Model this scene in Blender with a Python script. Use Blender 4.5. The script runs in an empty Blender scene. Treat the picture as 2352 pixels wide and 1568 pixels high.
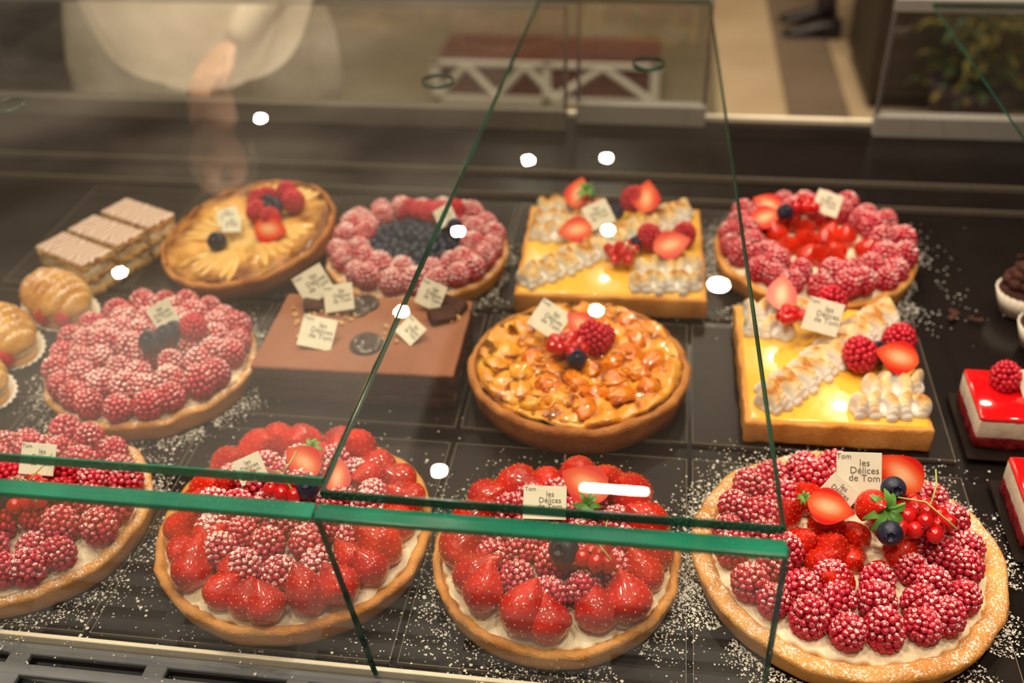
import bpy, bmesh, math, random
from mathutils import Vector, Matrix, Euler, noise
random.seed(7)
R=random.random
def U(a,b): return a+(b-a)*random.random()
S=bpy.context.scene
COL=bpy.context.collection
S.view_settings.view_transform='Standard'
S.view_settings.look='None'
pi=math.pi

# ------------------------------------------------------------ materials
MATS={}
def mat(name,c1,c2=None,rough=.5,scale=30,metal=0,coat=0,sss=0,sssr=(1,.3,.2),bump=0,bscale=None,dust=0,ior=1.45,detail=4,lo=.35,hi=.65,dth=.5,dscale=420,coatr=.05,spec=.5,c3=None,bdist=.003):
    m=bpy.data.materials.new(name); m.use_nodes=True
    nt=m.node_tree; n=nt.nodes; l=nt.links
    b=n['Principled BSDF']
    b.inputs['Roughness'].default_value=rough; b.inputs['Metallic'].default_value=metal
    b.inputs['Coat Weight'].default_value=coat; b.inputs['Coat Roughness'].default_value=coatr
    b.inputs['IOR'].default_value=ior
    b.inputs['Specular IOR Level'].default_value=spec
    if sss:
        b.inputs['Subsurface Weight'].default_value=sss
        b.inputs['Subsurface Radius'].default_value=sssr
        b.inputs['Subsurface Scale'].default_value=.006
    tc=n.new('ShaderNodeTexCoord'); oi=n.new('ShaderNodeObjectInfo')
    ns=n.new('ShaderNodeTexNoise'); ns.noise_dimensions='4D'; ns.inputs['Scale'].default_value=scale; ns.inputs['Detail'].default_value=detail
    mw=n.new('ShaderNodeMath'); mw.operation='MULTIPLY'; mw.inputs[1].default_value=37.0
    l.new(oi.outputs['Random'],mw.inputs[0]); l.new(mw.outputs[0],ns.inputs['W']); l.new(tc.outputs['Object'],ns.inputs['Vector'])
    cr=n.new('ShaderNodeValToRGB'); cr.color_ramp.elements[0].position=lo; cr.color_ramp.elements[1].position=hi
    c2=c2 or c1
    cr.color_ramp.elements[0].color=(*c1,1); cr.color_ramp.elements[1].color=(*c2,1)
    if c3:
        k=cr.color_ramp.elements.new(min(.99,hi+.08)); k.color=(*c3,1)
    l.new(ns.outputs['Fac'],cr.inputs['Fac'])
    out=cr.outputs['Color']
    if dust:
        g=n.new('ShaderNodeNewGeometry'); sx=n.new('ShaderNodeSeparateXYZ'); l.new(g.outputs['Normal'],sx.inputs[0])
        d=n.new('ShaderNodeTexNoise'); d.noise_dimensions='4D'; d.inputs['Scale'].default_value=dscale; d.inputs['Detail'].default_value=3
        l.new(tc.outputs['Object'],d.inputs['Vector']); l.new(mw.outputs[0],d.inputs['W'])
        d2=n.new('ShaderNodeTexNoise'); d2.noise_dimensions='4D'; d2.inputs['Scale'].default_value=dscale*.14; d2.inputs['Detail'].default_value=1
        l.new(tc.outputs['Object'],d2.inputs['Vector']); l.new(mw.outputs[0],d2.inputs['W'])
        a=n.new('ShaderNodeMath'); a.operation='MULTIPLY_ADD'; a.inputs[1].default_value=.26; l.new(sx.outputs['Z'],a.inputs[0]); l.new(d.outputs['Fac'],a.inputs[2])
        a2=n.new('ShaderNodeMath'); a2.operation='MULTIPLY_ADD'; a2.inputs[1].default_value=.30; l.new(d2.outputs['Fac'],a2.inputs[0]); l.new(a.outputs[0],a2.inputs[2])
        r=n.new('ShaderNodeMapRange'); r.inputs['From Min'].default_value=.86+ (0.5-dust)*.3; r.inputs['From Max'].default_value=1.0+(0.5-dust)*.3
        l.new(a2.outputs[0],r.inputs['Value'])
        mx=n.new('ShaderNodeMixRGB'); l.new(r.outputs[0],mx.inputs['Fac']); l.new(out,mx.inputs['Color1']); mx.inputs['Color2'].default_value=(.95,.88,.86,1)
        out=mx.outputs['Color']
        rr=n.new('ShaderNodeMapRange'); rr.inputs['To Min'].default_value=rough; rr.inputs['To Max'].default_value=.95
        l.new(r.outputs[0],rr.inputs['Value']); l.new(rr.outputs[0],b.inputs['Roughness'])
    l.new(out,b.inputs['Base Color'])
    if bump:
        nb=n.new('ShaderNodeTexNoise'); nb.inputs['Scale'].default_value=bscale or scale*3; nb.inputs['Detail'].default_value=5
        l.new(tc.outputs['Object'],nb.inputs['Vector'])
        bp=n.new('ShaderNodeBump'); bp.inputs['Strength'].default_value=bump; bp.inputs['Distance'].default_value=bdist
        l.new(nb.outputs['Fac'],bp.inputs['Height']); l.new(bp.outputs['Normal'],b.inputs['Normal'])
    MATS[name]=m
    return m
def emis(name,c,s):
    m=bpy.data.materials.new(name); m.use_nodes=True; n=m.node_tree.nodes; b=n['Principled BSDF']
    b.inputs['Base Color'].default_value=(*c,1); b.inputs['Emission Color'].default_value=(*c,1); b.inputs['Emission Strength'].default_value=s
    return m

CRUST=mat('shortcrust',(.80,.40,.12),(.58,.23,.05),rough=.6,scale=22,bump=.6,bscale=350,spec=.25)
CRUSTD=mat('shortcrust_dusted',(.80,.41,.13),(.58,.25,.06),rough=.65,scale=22,bump=.6,bscale=350,dust=.34,dscale=500,spec=.2)
CRUSTDK=mat('baked_crust',(.60,.25,.07),(.36,.12,.03),rough=.6,scale=26,bump=.8,bscale=300,spec=.25)
CREAM=mat('pastry_cream',(.88,.76,.54),(.92,.82,.62),rough=.5,scale=40,sss=.2,sssr=(1,.8,.5),bump=.4,bscale=120,spec=.3)
RASP=mat('raspberry_skin',(.46,.006,.022),(.64,.018,.05),rough=.28,scale=60,sss=.2,sssr=(1,.1,.1),coat=.2)
RASPD=mat('raspberry_skin_dusted',(.44,.008,.030),(.64,.022,.065),rough=.32,scale=60,sss=.2,sssr=(1,.1,.1),dust=.47,dscale=620)
RASPH=mat('raspberry_skin_heavily_dusted',(.46,.010,.035),(.66,.028,.075),rough=.35,scale=60,sss=.15,sssr=(1,.1,.1),dust=.66,dscale=600)
STRAW=mat('strawberry_skin',(.42,.003,.002),(.76,.022,.006),rough=.2,scale=34,sss=.12,sssr=(1,.08,.04),coat=.8,coatr=.08,bump=.6,bscale=240,spec=.3)
SEED=mat('strawberry_seed',(.85,.45,.10),(.7,.28,.05),rough=.35)
BLUE=mat('blueberry_skin',(.008,.011,.030),(.025,.035,.075),rough=.42,scale=80)
CURR=mat('redcurrant_skin',(.50,.003,.006),(.66,.012,.012),rough=.08,scale=40,coat=.8,sss=.3,sssr=(1,.1,.1))
LEAF=mat('leaf_green',(.06,.20,.03),(.15,.36,.06),rough=.4,scale=60)
STEM=mat('stem_green',(.35,.42,.10),(.45,.5,.15),rough=.5)
CARD=mat('card_cream',(.84,.81,.68),(.79,.75,.61),rough=.6,scale=60,spec=.2)
INK=mat('card_ink',(.16,.14,.12),rough=.7)
LEMON=mat('lemon_curd',(.86,.47,.045),(.90,.54,.085),rough=.18,scale=20,coat=.6,sss=.15,sssr=(1,.6,.1),bump=.15,bscale=40)
PLUMTOP=mat('baked_custard',(.88,.44,.06),(.78,.27,.02),rough=.2,scale=42,coat=1,bump=1,bscale=55,lo=.38,hi=.58,c3=(.34,.09,.012),bdist=.006)
PLUM=mat('glazed_plum',(.86,.27,.008),(.76,.17,.007),rough=.12,scale=60,coat=1,bump=.8,bscale=100,c3=(.36,.07,.008),lo=.40,hi=.58)
PLUM2=mat('golden_plum',(.88,.40,.03),(.78,.27,.015),rough=.12,scale=60,coat=1,bump=.8,bscale=100,c3=(.36,.09,.01),lo=.40,hi=.58)
PLUMRIM=mat('plum_browned_rim',(.18,.04,.008),(.38,.11,.015),rough=.2,coat=.8)
PEAR=mat('baked_pear',(.84,.56,.20),(.76,.42,.11),rough=.26,scale=40,coat=.5,bump=.4)
CHOC=mat('cocoa_velvet',(.32,.13,.075),(.27,.105,.06),rough=.8,scale=12,bump=.15,bscale=400,spec=.15)
CHOCS=mat('chocolate_sponge_side',(.085,.034,.026),(.05,.02,.016),rough=.85,scale=60,bump=.8,bscale=160,spec=.2)
CHOCD=mat('dark_chocolate',(.025,.010,.006),(.04,.016,.010),rough=.15,coat=.7)
NUT=mat('hazelnut_pieces',(.74,.48,.20),(.5,.26,.09),rough=.55,scale=120)
REDG=mat('red_mirror_glaze',(.80,.004,.008),(.85,.008,.012),rough=.06,coat=1,scale=10)
MOUSSE=mat('white_mousse',(.86,.76,.62),(.9,.82,.70),rough=.5,bump=.3,bscale=200)
REDB=mat('red_berry_sponge',(.16,.005,.012),(.30,.02,.025),rough=.7,scale=150,bump=.9,spec=.2)
BOARD=mat('black_board',(.010,.007,.006),(.015,.010,.009),rough=.3,scale=40,spec=.22)
BOARDE=mat('board_edge_highlight',(.15,.125,.10),rough=.45)  # pale tone painted in for light caught along the board edges
SHELF=mat('black_shelf',(.008,.006,.006),(.012,.009,.009),rough=.2,scale=8,spec=.22)
STEEL=mat('brushed_steel',(.40,.40,.42),(.34,.34,.36),rough=.3,metal=.9,scale=20)
GREYM=mat('painted_grey_metal',(.13,.14,.16),(.16,.17,.19),rough=.45,scale=20)
RAIL=mat('rail_aluminium',(.26,.245,.23),(.30,.285,.27),rough=.5,scale=5,spec=.3)
RAILD=mat('rail_dark',(.12,.105,.09),(.15,.13,.11),rough=.5,scale=5,spec=.3)  # darker version of the rail colour
TRIMW=mat('white_trim',(.80,.72,.58),rough=.4)
FLOORM=mat('floor_stone',(.56,.43,.28),(.46,.34,.21),rough=.5,scale=3)
FLOORD=mat('floor_inlay',(.17,.125,.085),(.21,.155,.11),rough=.5,scale=3)
FLOORO=mat('floor_darkener',(.22,.175,.105),(.17,.135,.08),rough=.7,scale=2)  # darker tone for the sheet added over the left floor
WALLM=mat('wall_paint',(.30,.22,.14),(.26,.19,.12),rough=.8,scale=2)
CEILM=mat('ceiling_paint',(.30,.23,.16),(.26,.20,.14),rough=.9,scale=2)
WHITEP=mat('white_paint',(.80,.76,.70),rough=.5)
REDWOOD=mat('red_brown_panel',(.14,.04,.03),(.10,.028,.022),rough=.6)
PAPER=mat('paper_case',(.78,.72,.62),(.85,.78,.70),rough=.8)
BUN=mat('choux_pastry',(.76,.46,.14),(.50,.22,.05),rough=.6,scale=30,bump=.6,dust=.42,dscale=420,spec=.2)
PUFF=mat('puff_pastry_layers',(.72,.46,.18),(.50,.26,.08),rough=.6,scale=60,bump=.8,spec=.2)
SUGAR=mat('powdered_sugar',(.9,.87,.82),rough=.95,spec=.1)
SKIN=mat('skin',(.60,.33,.22),(.64,.37,.26),rough=.5,sss=.1)
HAIR=mat('hair_brown',(.05,.03,.02),(.08,.05,.03),rough=.5,scale=80)
JEANS=mat('blue_jeans',(.04,.08,.22),(.06,.11,.28),rough=.8,scale=60)
SMOCK=mat('cream_smock',(.74,.66,.56),(.54,.47,.38),rough=.85,scale=9)
DKTR=mat('dark_trousers',(.03,.018,.03),(.045,.025,.04),rough=.8)
DKBR=mat('dark_brown_laminate',(.035,.025,.018),(.05,.036,.025),rough=.5)
SHOE=mat('black_leather',(.02,.014,.014),rough=.35)
GREEN=mat('green_foliage',(.018,.040,.010),(.035,.065,.014),rough=.6,scale=12)
YEL=mat('yellow_flower',(.20,.155,.015),(.12,.10,.01),rough=.6,scale=20)

def mill_mat():
    m=mat('iced_feathering',(.80,.66,.58),(.74,.58,.5),rough=.3,scale=30)
    nt=m.node_tree;n=nt.nodes;l=nt.links;b=n['Principled BSDF']
    w=n.new('ShaderNodeTexWave'); w.inputs['Scale'].default_value=38; w.inputs['Distortion'].default_value=7; w.inputs['Detail'].default_value=0; w.inputs['Detail Scale'].default_value=1.2
    tc=n.new('ShaderNodeTexCoord'); l.new(tc.outputs['Object'],w.inputs['Vector'])
    cr=n.new('ShaderNodeValToRGB'); cr.color_ramp.elements[0].position=.15; cr.color_ramp.elements[1].position=.55
    cr.color_ramp.elements[0].color=(.30,.11,.06,1); cr.color_ramp.elements[1].color=(.82,.66,.58,1)
    l.new(w.outputs['Fac'],cr.inputs['Fac']); l.new(cr.outputs['Color'],b.inputs['Base Color'])
    return m
MILL=mill_mat()
def mer_mat():
    m=mat('toasted_meringue',(.90,.86,.80),rough=.5,sss=.1,sssr=(1,.8,.6),spec=.3)
    nt=m.node_tree;n=nt.nodes;l=nt.links;b=n['Principled BSDF']
    tc=n.new('ShaderNodeTexCoord'); g=n.new('ShaderNodeNewGeometry'); sx=n.new('ShaderNodeSeparateXYZ'); l.new(tc.outputs['Object'],sx.inputs[0])
    sn=n.new('ShaderNodeSeparateXYZ'); l.new(g.outputs['Normal'],sn.inputs[0])
    ns=n.new('ShaderNodeTexNoise'); ns.inputs['Scale'].default_value=48; ns.inputs['Detail'].default_value=3; l.new(tc.outputs['Object'],ns.inputs['Vector'])
    a=n.new('ShaderNodeMath'); a.operation='MULTIPLY_ADD'; a.inputs[1].default_value=25; l.new(sx.outputs['Z'],a.inputs[0]); l.new(ns.outputs['Fac'],a.inputs[2])
    c=n.new('ShaderNodeMath'); c.operation='MULTIPLY_ADD'; c.inputs[1].default_value=.16; l.new(sn.outputs['Z'],c.inputs[0]); l.new(a.outputs[0],c.inputs[2])
    cr=n.new('ShaderNodeValToRGB'); e=cr.color_ramp.elements
    mr=n.new('ShaderNodeMapRange'); mr.inputs['From Min'].default_value=.55; mr.inputs['From Max'].default_value=1.45
    l.new(c.outputs[0],mr.inputs['Value'])
    e[0].position=.42; e[1].position=.93; k=e.new(.68)
    cr.color_ramp.elements[0].color=(.78,.74,.70,1); cr.color_ramp.elements[1].color=(.84,.62,.30,1); cr.color_ramp.elements[2].color=(.50,.19,.03,1)
    l.new(mr.outputs[0],cr.inputs['Fac']); l.new(cr.outputs['Color'],b.inputs['Base Color'])
    return m
MER=mer_mat()
def cut_mat():
    m=mat('strawberry_cut_face',(.8,.1,.04),rough=.25,coat=.4)
    nt=m.node_tree;n=nt.nodes;l=nt.links;b=n['Principled BSDF']
    tc=n.new('ShaderNodeTexCoord'); mp=n.new('ShaderNodeMapping'); mp.inputs['Location'].default_value=(0,0,-.75); mp.inputs['Scale'].default_value=(66,66,36)
    l.new(tc.outputs['Object'],mp.inputs[0]); ln=n.new('ShaderNodeVectorMath'); ln.operation='LENGTH'; l.new(mp.outputs[0],ln.inputs[0])
    cr=n.new('ShaderNodeValToRGB'); e=cr.color_ramp.elements; e[0].position=.15; e[0].color=(.88,.48,.27,1); e[1].position=.98; e[1].color=(.66,.010,.006,1)
    k=e.new(.6); k.color=(.80,.12,.035,1)
    l.new(ln.outputs['Value'],cr.inputs['Fac']); l.new(cr.outputs['Color'],b.inputs['Base Color'])
    return m
CUT=cut_mat()
def pear_mat():
    m=mat('pear_custard',(.84,.55,.18),rough=.25,coat=.5,bump=.6,bscale=50)
    nt=m.node_tree;n=nt.nodes;l=nt.links;b=n['Principled BSDF']
    tc=n.new('ShaderNodeTexCoord'); ln=n.new('ShaderNodeVectorMath'); ln.operation='LENGTH'; l.new(tc.outputs['Object'],ln.inputs[0])
    ns=n.new('ShaderNodeTexNoise'); ns.inputs['Scale'].default_value=26; ns.inputs['Detail'].default_value=4; l.new(tc.outputs['Object'],ns.inputs['Vector'])
    a=n.new('ShaderNodeMath'); a.operation='MULTIPLY_ADD'; a.inputs[1].default_value=6.6; l.new(ln.outputs['Value'],a.inputs[0]); l.new(ns.outputs['Fac'],a.inputs[2])
    cr=n.new('ShaderNodeValToRGB'); e=cr.color_ramp.elements
    mr=n.new('ShaderNodeMapRange'); mr.inputs['From Min'].default_value=.6; mr.inputs['From Max'].default_value=1.40; l.new(a.outputs[0],mr.inputs['Value'])
    e[0].position=.2; e[0].color=(.84,.56,.20,1); e[1].position=1; e[1].color=(.18,.05,.01,1); k=e.new(.60); k.color=(.76,.38,.08,1)
    l.new(mr.outputs[0],cr.inputs['Fac']); l.new(cr.outputs['Color'],b.inputs['Base Color'])
    return m
PEARC=pear_mat()
def glass_mat(name,tint,k,haze,rough=0.0):
    m=bpy.data.materials.new(name); m.use_nodes=True; nt=m.node_tree;n=nt.nodes;l=nt.links; n.clear()
    o=n.new('ShaderNodeOutputMaterial'); t=n.new('ShaderNodeBsdfTransparent'); t.inputs[0].default_value=(*tint,1)
    g=n.new('ShaderNodeBsdfGlossy'); g.inputs['Roughness'].default_value=rough; g.inputs[0].default_value=(1,1,1,1)
    lw=n.new('ShaderNodeLayerWeight'); lw.inputs['Blend'].default_value=.5
    pw=n.new('ShaderNodeMath'); pw.operation='POWER'; pw.inputs[1].default_value=5; l.new(lw.outputs['Facing'],pw.inputs[0])
    ma=n.new('ShaderNodeMath'); ma.operation='MULTIPLY_ADD'; ma.inputs[1].default_value=.9*k; ma.inputs[2].default_value=.04*k; l.new(pw.outputs[0],ma.inputs[0])
    mx=n.new('ShaderNodeMixShader'); l.new(ma.outputs[0],mx.inputs[0]); l.new(t.outputs[0],mx.inputs[1]); l.new(g.outputs[0],mx.inputs[2])
    d=n.new('ShaderNodeBsdfDiffuse'); d.inputs[0].default_value=(.8,.77,.72,1)
    ns=n.new('ShaderNodeTexNoise'); ns.inputs['Scale'].default_value=3.5; ns.inputs['Detail'].default_value=3; tc=n.new('ShaderNodeTexCoord'); l.new(tc.outputs['Object'],ns.inputs['Vector'])
    pz=n.new('ShaderNodeMath'); pz.operation='POWER'; pz.inputs[1].default_value=2.2; l.new(ns.outputs['Fac'],pz.inputs[0])
    hm=n.new('ShaderNodeMath'); hm.operation='MULTIPLY'; hm.inputs[1].default_value=haze*2; l.new(pz.outputs[0],hm.inputs[0])
    m2=n.new('ShaderNodeMixShader'); l.new(hm.outputs[0],m2.inputs[0]); l.new(mx.outputs[0],m2.inputs[1]); l.new(d.outputs[0],m2.inputs[2])
    l.new(m2.outputs[0],o.inputs[0]); return m
GLASS=glass_mat('clear_glass',(.95,.97,.95),1.9,.02)
GLASSA=glass_mat('painted_veil_glass',(.95,.97,.95),1.9,.07)  # diffuse haze painted in for the milky reflection on the left top panel
GLASSF=glass_mat('thin_veil_glass_front',(.95,.97,.95),1.9,.12)  # weaker painted haze in place of reflections in the front glass
GLASSFL=glass_mat('painted_veil_glass_front',(.95,.97,.95),1.9,.26)  # strong painted haze for the milky reflection at front left
def edge_mat(nm,c1,c2):
    m=bpy.data.materials.new(nm); m.use_nodes=True; nt=m.node_tree;n=nt.nodes;l=nt.links; b=n['Principled BSDF']
    b.inputs['Roughness'].default_value=.12; b.inputs['Coat Weight'].default_value=.6
    tc=n.new('ShaderNodeTexCoord'); ns=n.new('ShaderNodeTexNoise'); ns.inputs['Scale'].default_value=9; l.new(tc.outputs['Object'],ns.inputs['Vector'])
    cr=n.new('ShaderNodeValToRGB'); cr.color_ramp.elements[0].color=(*c1,1); cr.color_ramp.elements[1].color=(*c2,1); cr.color_ramp.elements[0].position=.3;cr.color_ramp.elements[1].position=.65
    l.new(ns.outputs['Fac'],cr.inputs['Fac']); l.new(cr.outputs['Color'],b.inputs['Base Color'])
    o=n['Material Output']; t=n.new('ShaderNodeBsdfTransparent'); t.inputs[0].default_value=(.4,.7,.6,1)
    mx=n.new('ShaderNodeMixShader'); mx.inputs[0].default_value=.72; l.new(t.outputs[0],mx.inputs[1]); l.new(b.outputs[0],mx.inputs[2]); l.new(mx.outputs[0],o.inputs[0])
    return m
EDGE=edge_mat('green_glass_edge',(.004,.10,.065),(.015,.26,.16))
EDGED=edge_mat('dark_glass_edge',(.006,.030,.020),(.02,.09,.06))

# ------------------------------------------------------------ mesh helpers
class MB:
    def __init__(s): s.v=[]; s.f=[]; s.m=[]
    def add(s,v,f,mi=0,M=None):
        o=len(s.v)
        for p in v:
            p=Vector(p); s.v.append(M@p if M else p)
        for q in f: s.f.append([i+o for i in q]); s.m.append(mi)
    def mesh(s,name,mats,smooth=True):
        me=bpy.data.meshes.new(name); me.from_pydata([tuple(p) for p in s.v],[],s.f)
        for m in mats: me.materials.append(m)
        me.polygons.foreach_set('material_index',s.m)
        me.polygons.foreach_set('use_smooth',[smooth]*len(s.f)); me.update(); return me
def ico(sub):
    bm=bmesh.new(); bmesh.ops.create_icosphere(bm,subdivisions=sub,radius=1)
    v=[tuple(x.co) for x in bm.verts]; bm.verts.index_update(); f=[[y.index for y in x.verts] for x in bm.faces]; bm.free(); return v,f
ICO1,ICO2,ICO3=ico(1),ico(2),ico(3)
def T(loc,rot=None,sc=(1,1,1)):
    if isinstance(sc,(int,float)): sc=(sc,)*3
    r=rot if isinstance(rot,Matrix) else (Euler(rot).to_matrix() if rot else Matrix.Identity(3))
    return Matrix.Translation(loc)@r.to_4x4()@Matrix.Diagonal((*sc,1))
def aim(d,spin=0):
    return (Vector(d).normalized().to_track_quat('Z','Y').to_matrix())@Matrix.Rotation(spin,3,'Z')
def ob(name,me,parent=None,M=None):
    o=bpy.data.objects.new(name,me); COL.objects.link(o)
    if parent: o.parent=parent
    if M is not None: o.matrix_basis=M
    return o
def empty(name,loc=(0,0,0),rot=(0,0,0)):
    o=bpy.data.objects.new(name,None); COL.objects.link(o); o.location=loc; o.rotation_euler=rot; o.empty_display_size=.05; return o
def boxmesh(name,d,mats,bev=0,seg=2,off=(0,0,0)):
    bm=bmesh.new(); bmesh.ops.create_cube(bm,size=1)
    for v in bm.verts: v.co=Vector((v.co.x*d[0]+off[0],v.co.y*d[1]+off[1],v.co.z*d[2]+off[2]))
    if bev: bmesh.ops.bevel(bm,geom=bm.edges[:],offset=bev,segments=seg,profile=.5,affect='EDGES')
    me=bpy.data.meshes.new(name); bm.to_mesh(me); bm.free()
    for m in (mats if isinstance(mats,list) else [mats]): me.materials.append(m)
    return me
def box(name,x0,x1,y0,y1,z0,z1,m,parent=None,bev=0):
    d=(x1-x0,y1-y0,z1-z0); c=((x0+x1)/2,(y0+y1)/2,(z0+z1)/2)
    return ob(name,boxmesh(name,d,m,bev),parent,T(c))
def lathe(prof,n=64,fn=None,cap=True):
    v=[];f=[]
    for j,(r,z) in enumerate(prof):
        for i in range(n):
            a=2*pi*i/n; p=Vector((r*math.cos(a),r*math.sin(a),z))
            if fn: p=fn(p,j,a)
            v.append(p)
    for j in range(len(prof)-1):
        for i in range(n):
            k=(i+1)%n; f.append([j*n+i,j*n+k,(j+1)*n+k,(j+1)*n+i])
    if cap:
        f.append([i for i in range(n)][::-1]); f.append([(len(prof)-1)*n+i for i in range(n)])
    return v,f
def tube(pts,rad,n=8):
    v=[];f=[]; P=[Vector(p) for p in pts]
    for i,p in enumerate(P):
        d=(P[min(i+1,len(P)-1)]-P[max(i-1,0)]).normalized(); M=d.to_track_quat('Z','Y').to_matrix()
        r=rad[i] if isinstance(rad,(list,tuple)) else rad
        for k in range(n):
            a=2*pi*k/n; v.append(p+M@Vector((r*math.cos(a),r*math.sin(a),0)))
    for i in range(len(P)-1):
        for k in range(n):
            q=(k+1)%n; f.append([i*n+k,i*n+q,(i+1)*n+q,(i+1)*n+k])
    f.append(list(range(n))[::-1]); f.append([(len(P)-1)*n+k for k in range(n)])
    return v,f

# ------------------------------------------------------------ fruit
def raspberry_mesh(mt,seed,nm):
    random.seed(seed); b=MB()
    b.add(*ICO2,0,T((0,0,.0135),None,(.0128,.0128,.0150)))
    for th,nn in ((0,1),(24,6),(45,10),(65,13),(85,14),(105,14),(125,12),(145,8)):
        ph=U(0,1)
        for k in range(nn):
            t=math.radians(th+U(-3,3)); a=2*pi*(k+ph+U(-.12,.12))/nn
            w=.0148*(1 if th>60 else .98)
            c=Vector((w*math.sin(t)*math.cos(a),w*math.sin(t)*math.sin(a),.0140+.0175*math.cos(t)))
            s=U(.0032,.0038); b.add(*ICO2,0,T(c,None,(s,s,s)))
    return b.mesh(nm,[mt])
def straw_prof(t,Rr=.019): return Rr*max(0,math.sin(pi*t**1.35))**.68
def strawberry_mesh(nm,L=.048,Rr=.019,half=False,seed=0):
    b=MB(); n=40; rows=30; v=[];f=[]
    full=2*pi if not half else pi
    cols=n if not half else n//2+1
    def def_(p):
        if half: return p
        q=Vector(p); k=1+.12*noise.noise(q*45+Vector((seed,0,0))); return (q.x*k*(1+.10*math.sin(seed)),q.y*k,q.z)
    for j in range(rows+1):
        t=j/rows; r=straw_prof(t,Rr)
        for i in range(cols):
            a=full*i/(n if not half else n//2)
            v.append(def_((r*math.cos(a),r*math.sin(a),L*(1-t))))
    for j in range(rows):
        for i in range(cols if not half else cols-1):
            k=(i+1)%cols; f.append([j*cols+i,(j+1)*cols+i,(j+1)*cols+k,j*cols+k])
    b.add(v,f,0)
    if half:
        left=[j*cols for j in range(rows+1)]; right=[j*cols+cols-1 for j in range(rows+1)]
        vv=[v[i] for i in left]+[v[i] for i in right]; ff=[[j,rows+1+j,rows+2+j,j+1] for j in range(rows)]
        b.add(vv,ff,2)
    for k in range(90):
        t=.05+.87*((k+.5)/90)**.8; a=k*2.39996
        if half:
            a=a%(2*pi)
            if a>pi-.1 or a<.1: continue
        r=straw_prof(t,Rr); p=Vector(def_((r*math.cos(a),r*math.sin(a),L*(1-t))))
        b.add(*ICO1,1,T(p*.997,aim((math.cos(a)*1.0,math.sin(a)*1.0,.2)),(.0007,.0012,.0004)))
    return b.mesh(nm,[STRAW,SEED,CUT])
RM=[raspberry_mesh(RASP,1,'raspberry_a'),raspberry_mesh(RASP,2,'raspberry_b')]
RD=[raspberry_mesh(RASPD,3,'raspberry_c'),raspberry_mesh(RASPD,4,'raspberry_d'),raspberry_mesh(RASPD,8,'raspberry_g')]
RH=[raspberry_mesh(RASPH,5,'raspberry_e'),raspberry_mesh(RASPH,6,'raspberry_f')]
SMS=[strawberry_mesh('strawberry',seed=1.1),strawberry_mesh('strawberry_long',.056,.0180,seed=2.7),strawberry_mesh('strawberry_wide',.044,.0205,seed=4.2),strawberry_mesh('strawberry_plump',.050,.0200,seed=6.5)]
SM=SMS[0]; SMC=strawberry_mesh('strawberry_half',half=True)
def blueberry_mesh():
    b=MB(); prof=[]
    for i in range(15):
        t=pi*i/16; prof.append((max(1e-5,.0125*math.sin(t)),.0115*-math.cos(t)))
    prof+=[(.0052,.0108),(.0050,.0122),(.0042,.0122),(.0035,.0095),(.00001,.009)]
    def fn(p,j,a):
        if j in(16,17): p.z+=.0009*math.sin(5*a)
        return p
    b.add(*lathe(prof,30,fn),0); return b.mesh('blueberry',[BLUE])
BBM=blueberry_mesh()
def currant_mesh():
    b=MB(); b.add(*ICO3,0,T((0,0,0),None,.0085)); b.add(*ICO1,1,T((0,0,.0088),None,(.0014,.0014,.0012))); return b.mesh('redcurrant',[CURR,CHOCD])
CM=currant_mesh()
def leaf(b,base,d,L,w,mi=0,droop=.4):
    d=Vector(d).normalized(); side=d.cross(Vector((0,0,1))).normalized(); v=[];f=[]
    for i in range(7):
        t=i/6; c=Vector(base)+d*L*t+Vector((0,0,-droop*L*t*t+.15*L*math.sin(pi*t))); ww=w*math.sin(pi*min(.98,t*.9+.08))**.8
        v+=[c-side*ww,c+Vector((0,0,-.15*ww)),c+side*ww]
    for i in range(6):
        o=i*3; f+=[[o,o+1,o+4,o+3],[o+1,o+2,o+5,o+4]]
    b.add(v,f,mi)
def calyx_mesh():
    b=MB(); random.seed(3)
    for k in range(8):
        a=2*pi*k/8+U(-.2,.2); leaf(b,(0,0,0),(math.cos(a),math.sin(a),U(.1,.5)),U(.014,.022),.0030)
    b.add(*tube([(0,0,0),(.002,0,.008),(.006,.002,.016)],.0012),0); return b.mesh('strawberry_calyx',[LEAF])
CALYX=calyx_mesh()

def rz(parent,pool,x,y,z,tilt=.3,sc=1.0,name='raspberry'):
    d=Vector((U(-tilt,tilt),U(-tilt,tilt),1)); me=random.choice(pool)
    s=sc*U(.90,1.08); return ob(name,me,parent,T((x,y,z),aim(d,U(0,6.28)),(s,s,s*U(.88,1.08))))
def berry(parent,me,loc,d,sc=1,name='strawberry',spin=None):
    return ob(name,me,parent,T(loc,aim(d,U(0,6.28) if spin is None else spin),sc if not isinstance(sc,(int,float)) else (sc,)*3))
def blueberry(parent,x,y,z,d=(.1,-.5,1),sc=1): return ob('blueberry',BBM,parent,T((x,y,z),aim(d,U(0,6)),(sc,)*3))
def currants(parent,x,y,z,n=9,spread=.018,sc=1,stem=True):
    for k in range(n):
        a=k*2.4; r=spread*math.sqrt((k+.3)/n); p=(x+r*math.cos(a),y+r*math.sin(a),z+U(0,.006)+.008*(1-(r/spread)))
        ob('redcurrant',CM,parent,T(p,aim((U(-1,1),U(-1,1),U(.2,1))),(sc,)*3))
    if stem:
        b=MB(); b.add(*tube([(x-spread,y+spread*.4,z+.02),(x,y,z+.026),(x+spread,y-spread,z+.018)],.0009),0)
        b.add(*tube([(x+.2*spread,y,z+.026),(x+.5*spread,y+.8*spread,z+.03),(x+.6*spread,y+1.6*spread,z+.032)],.0009),0)
        ob('currant_stem',b.mesh('currant_stem',[STEM]),parent)
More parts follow.
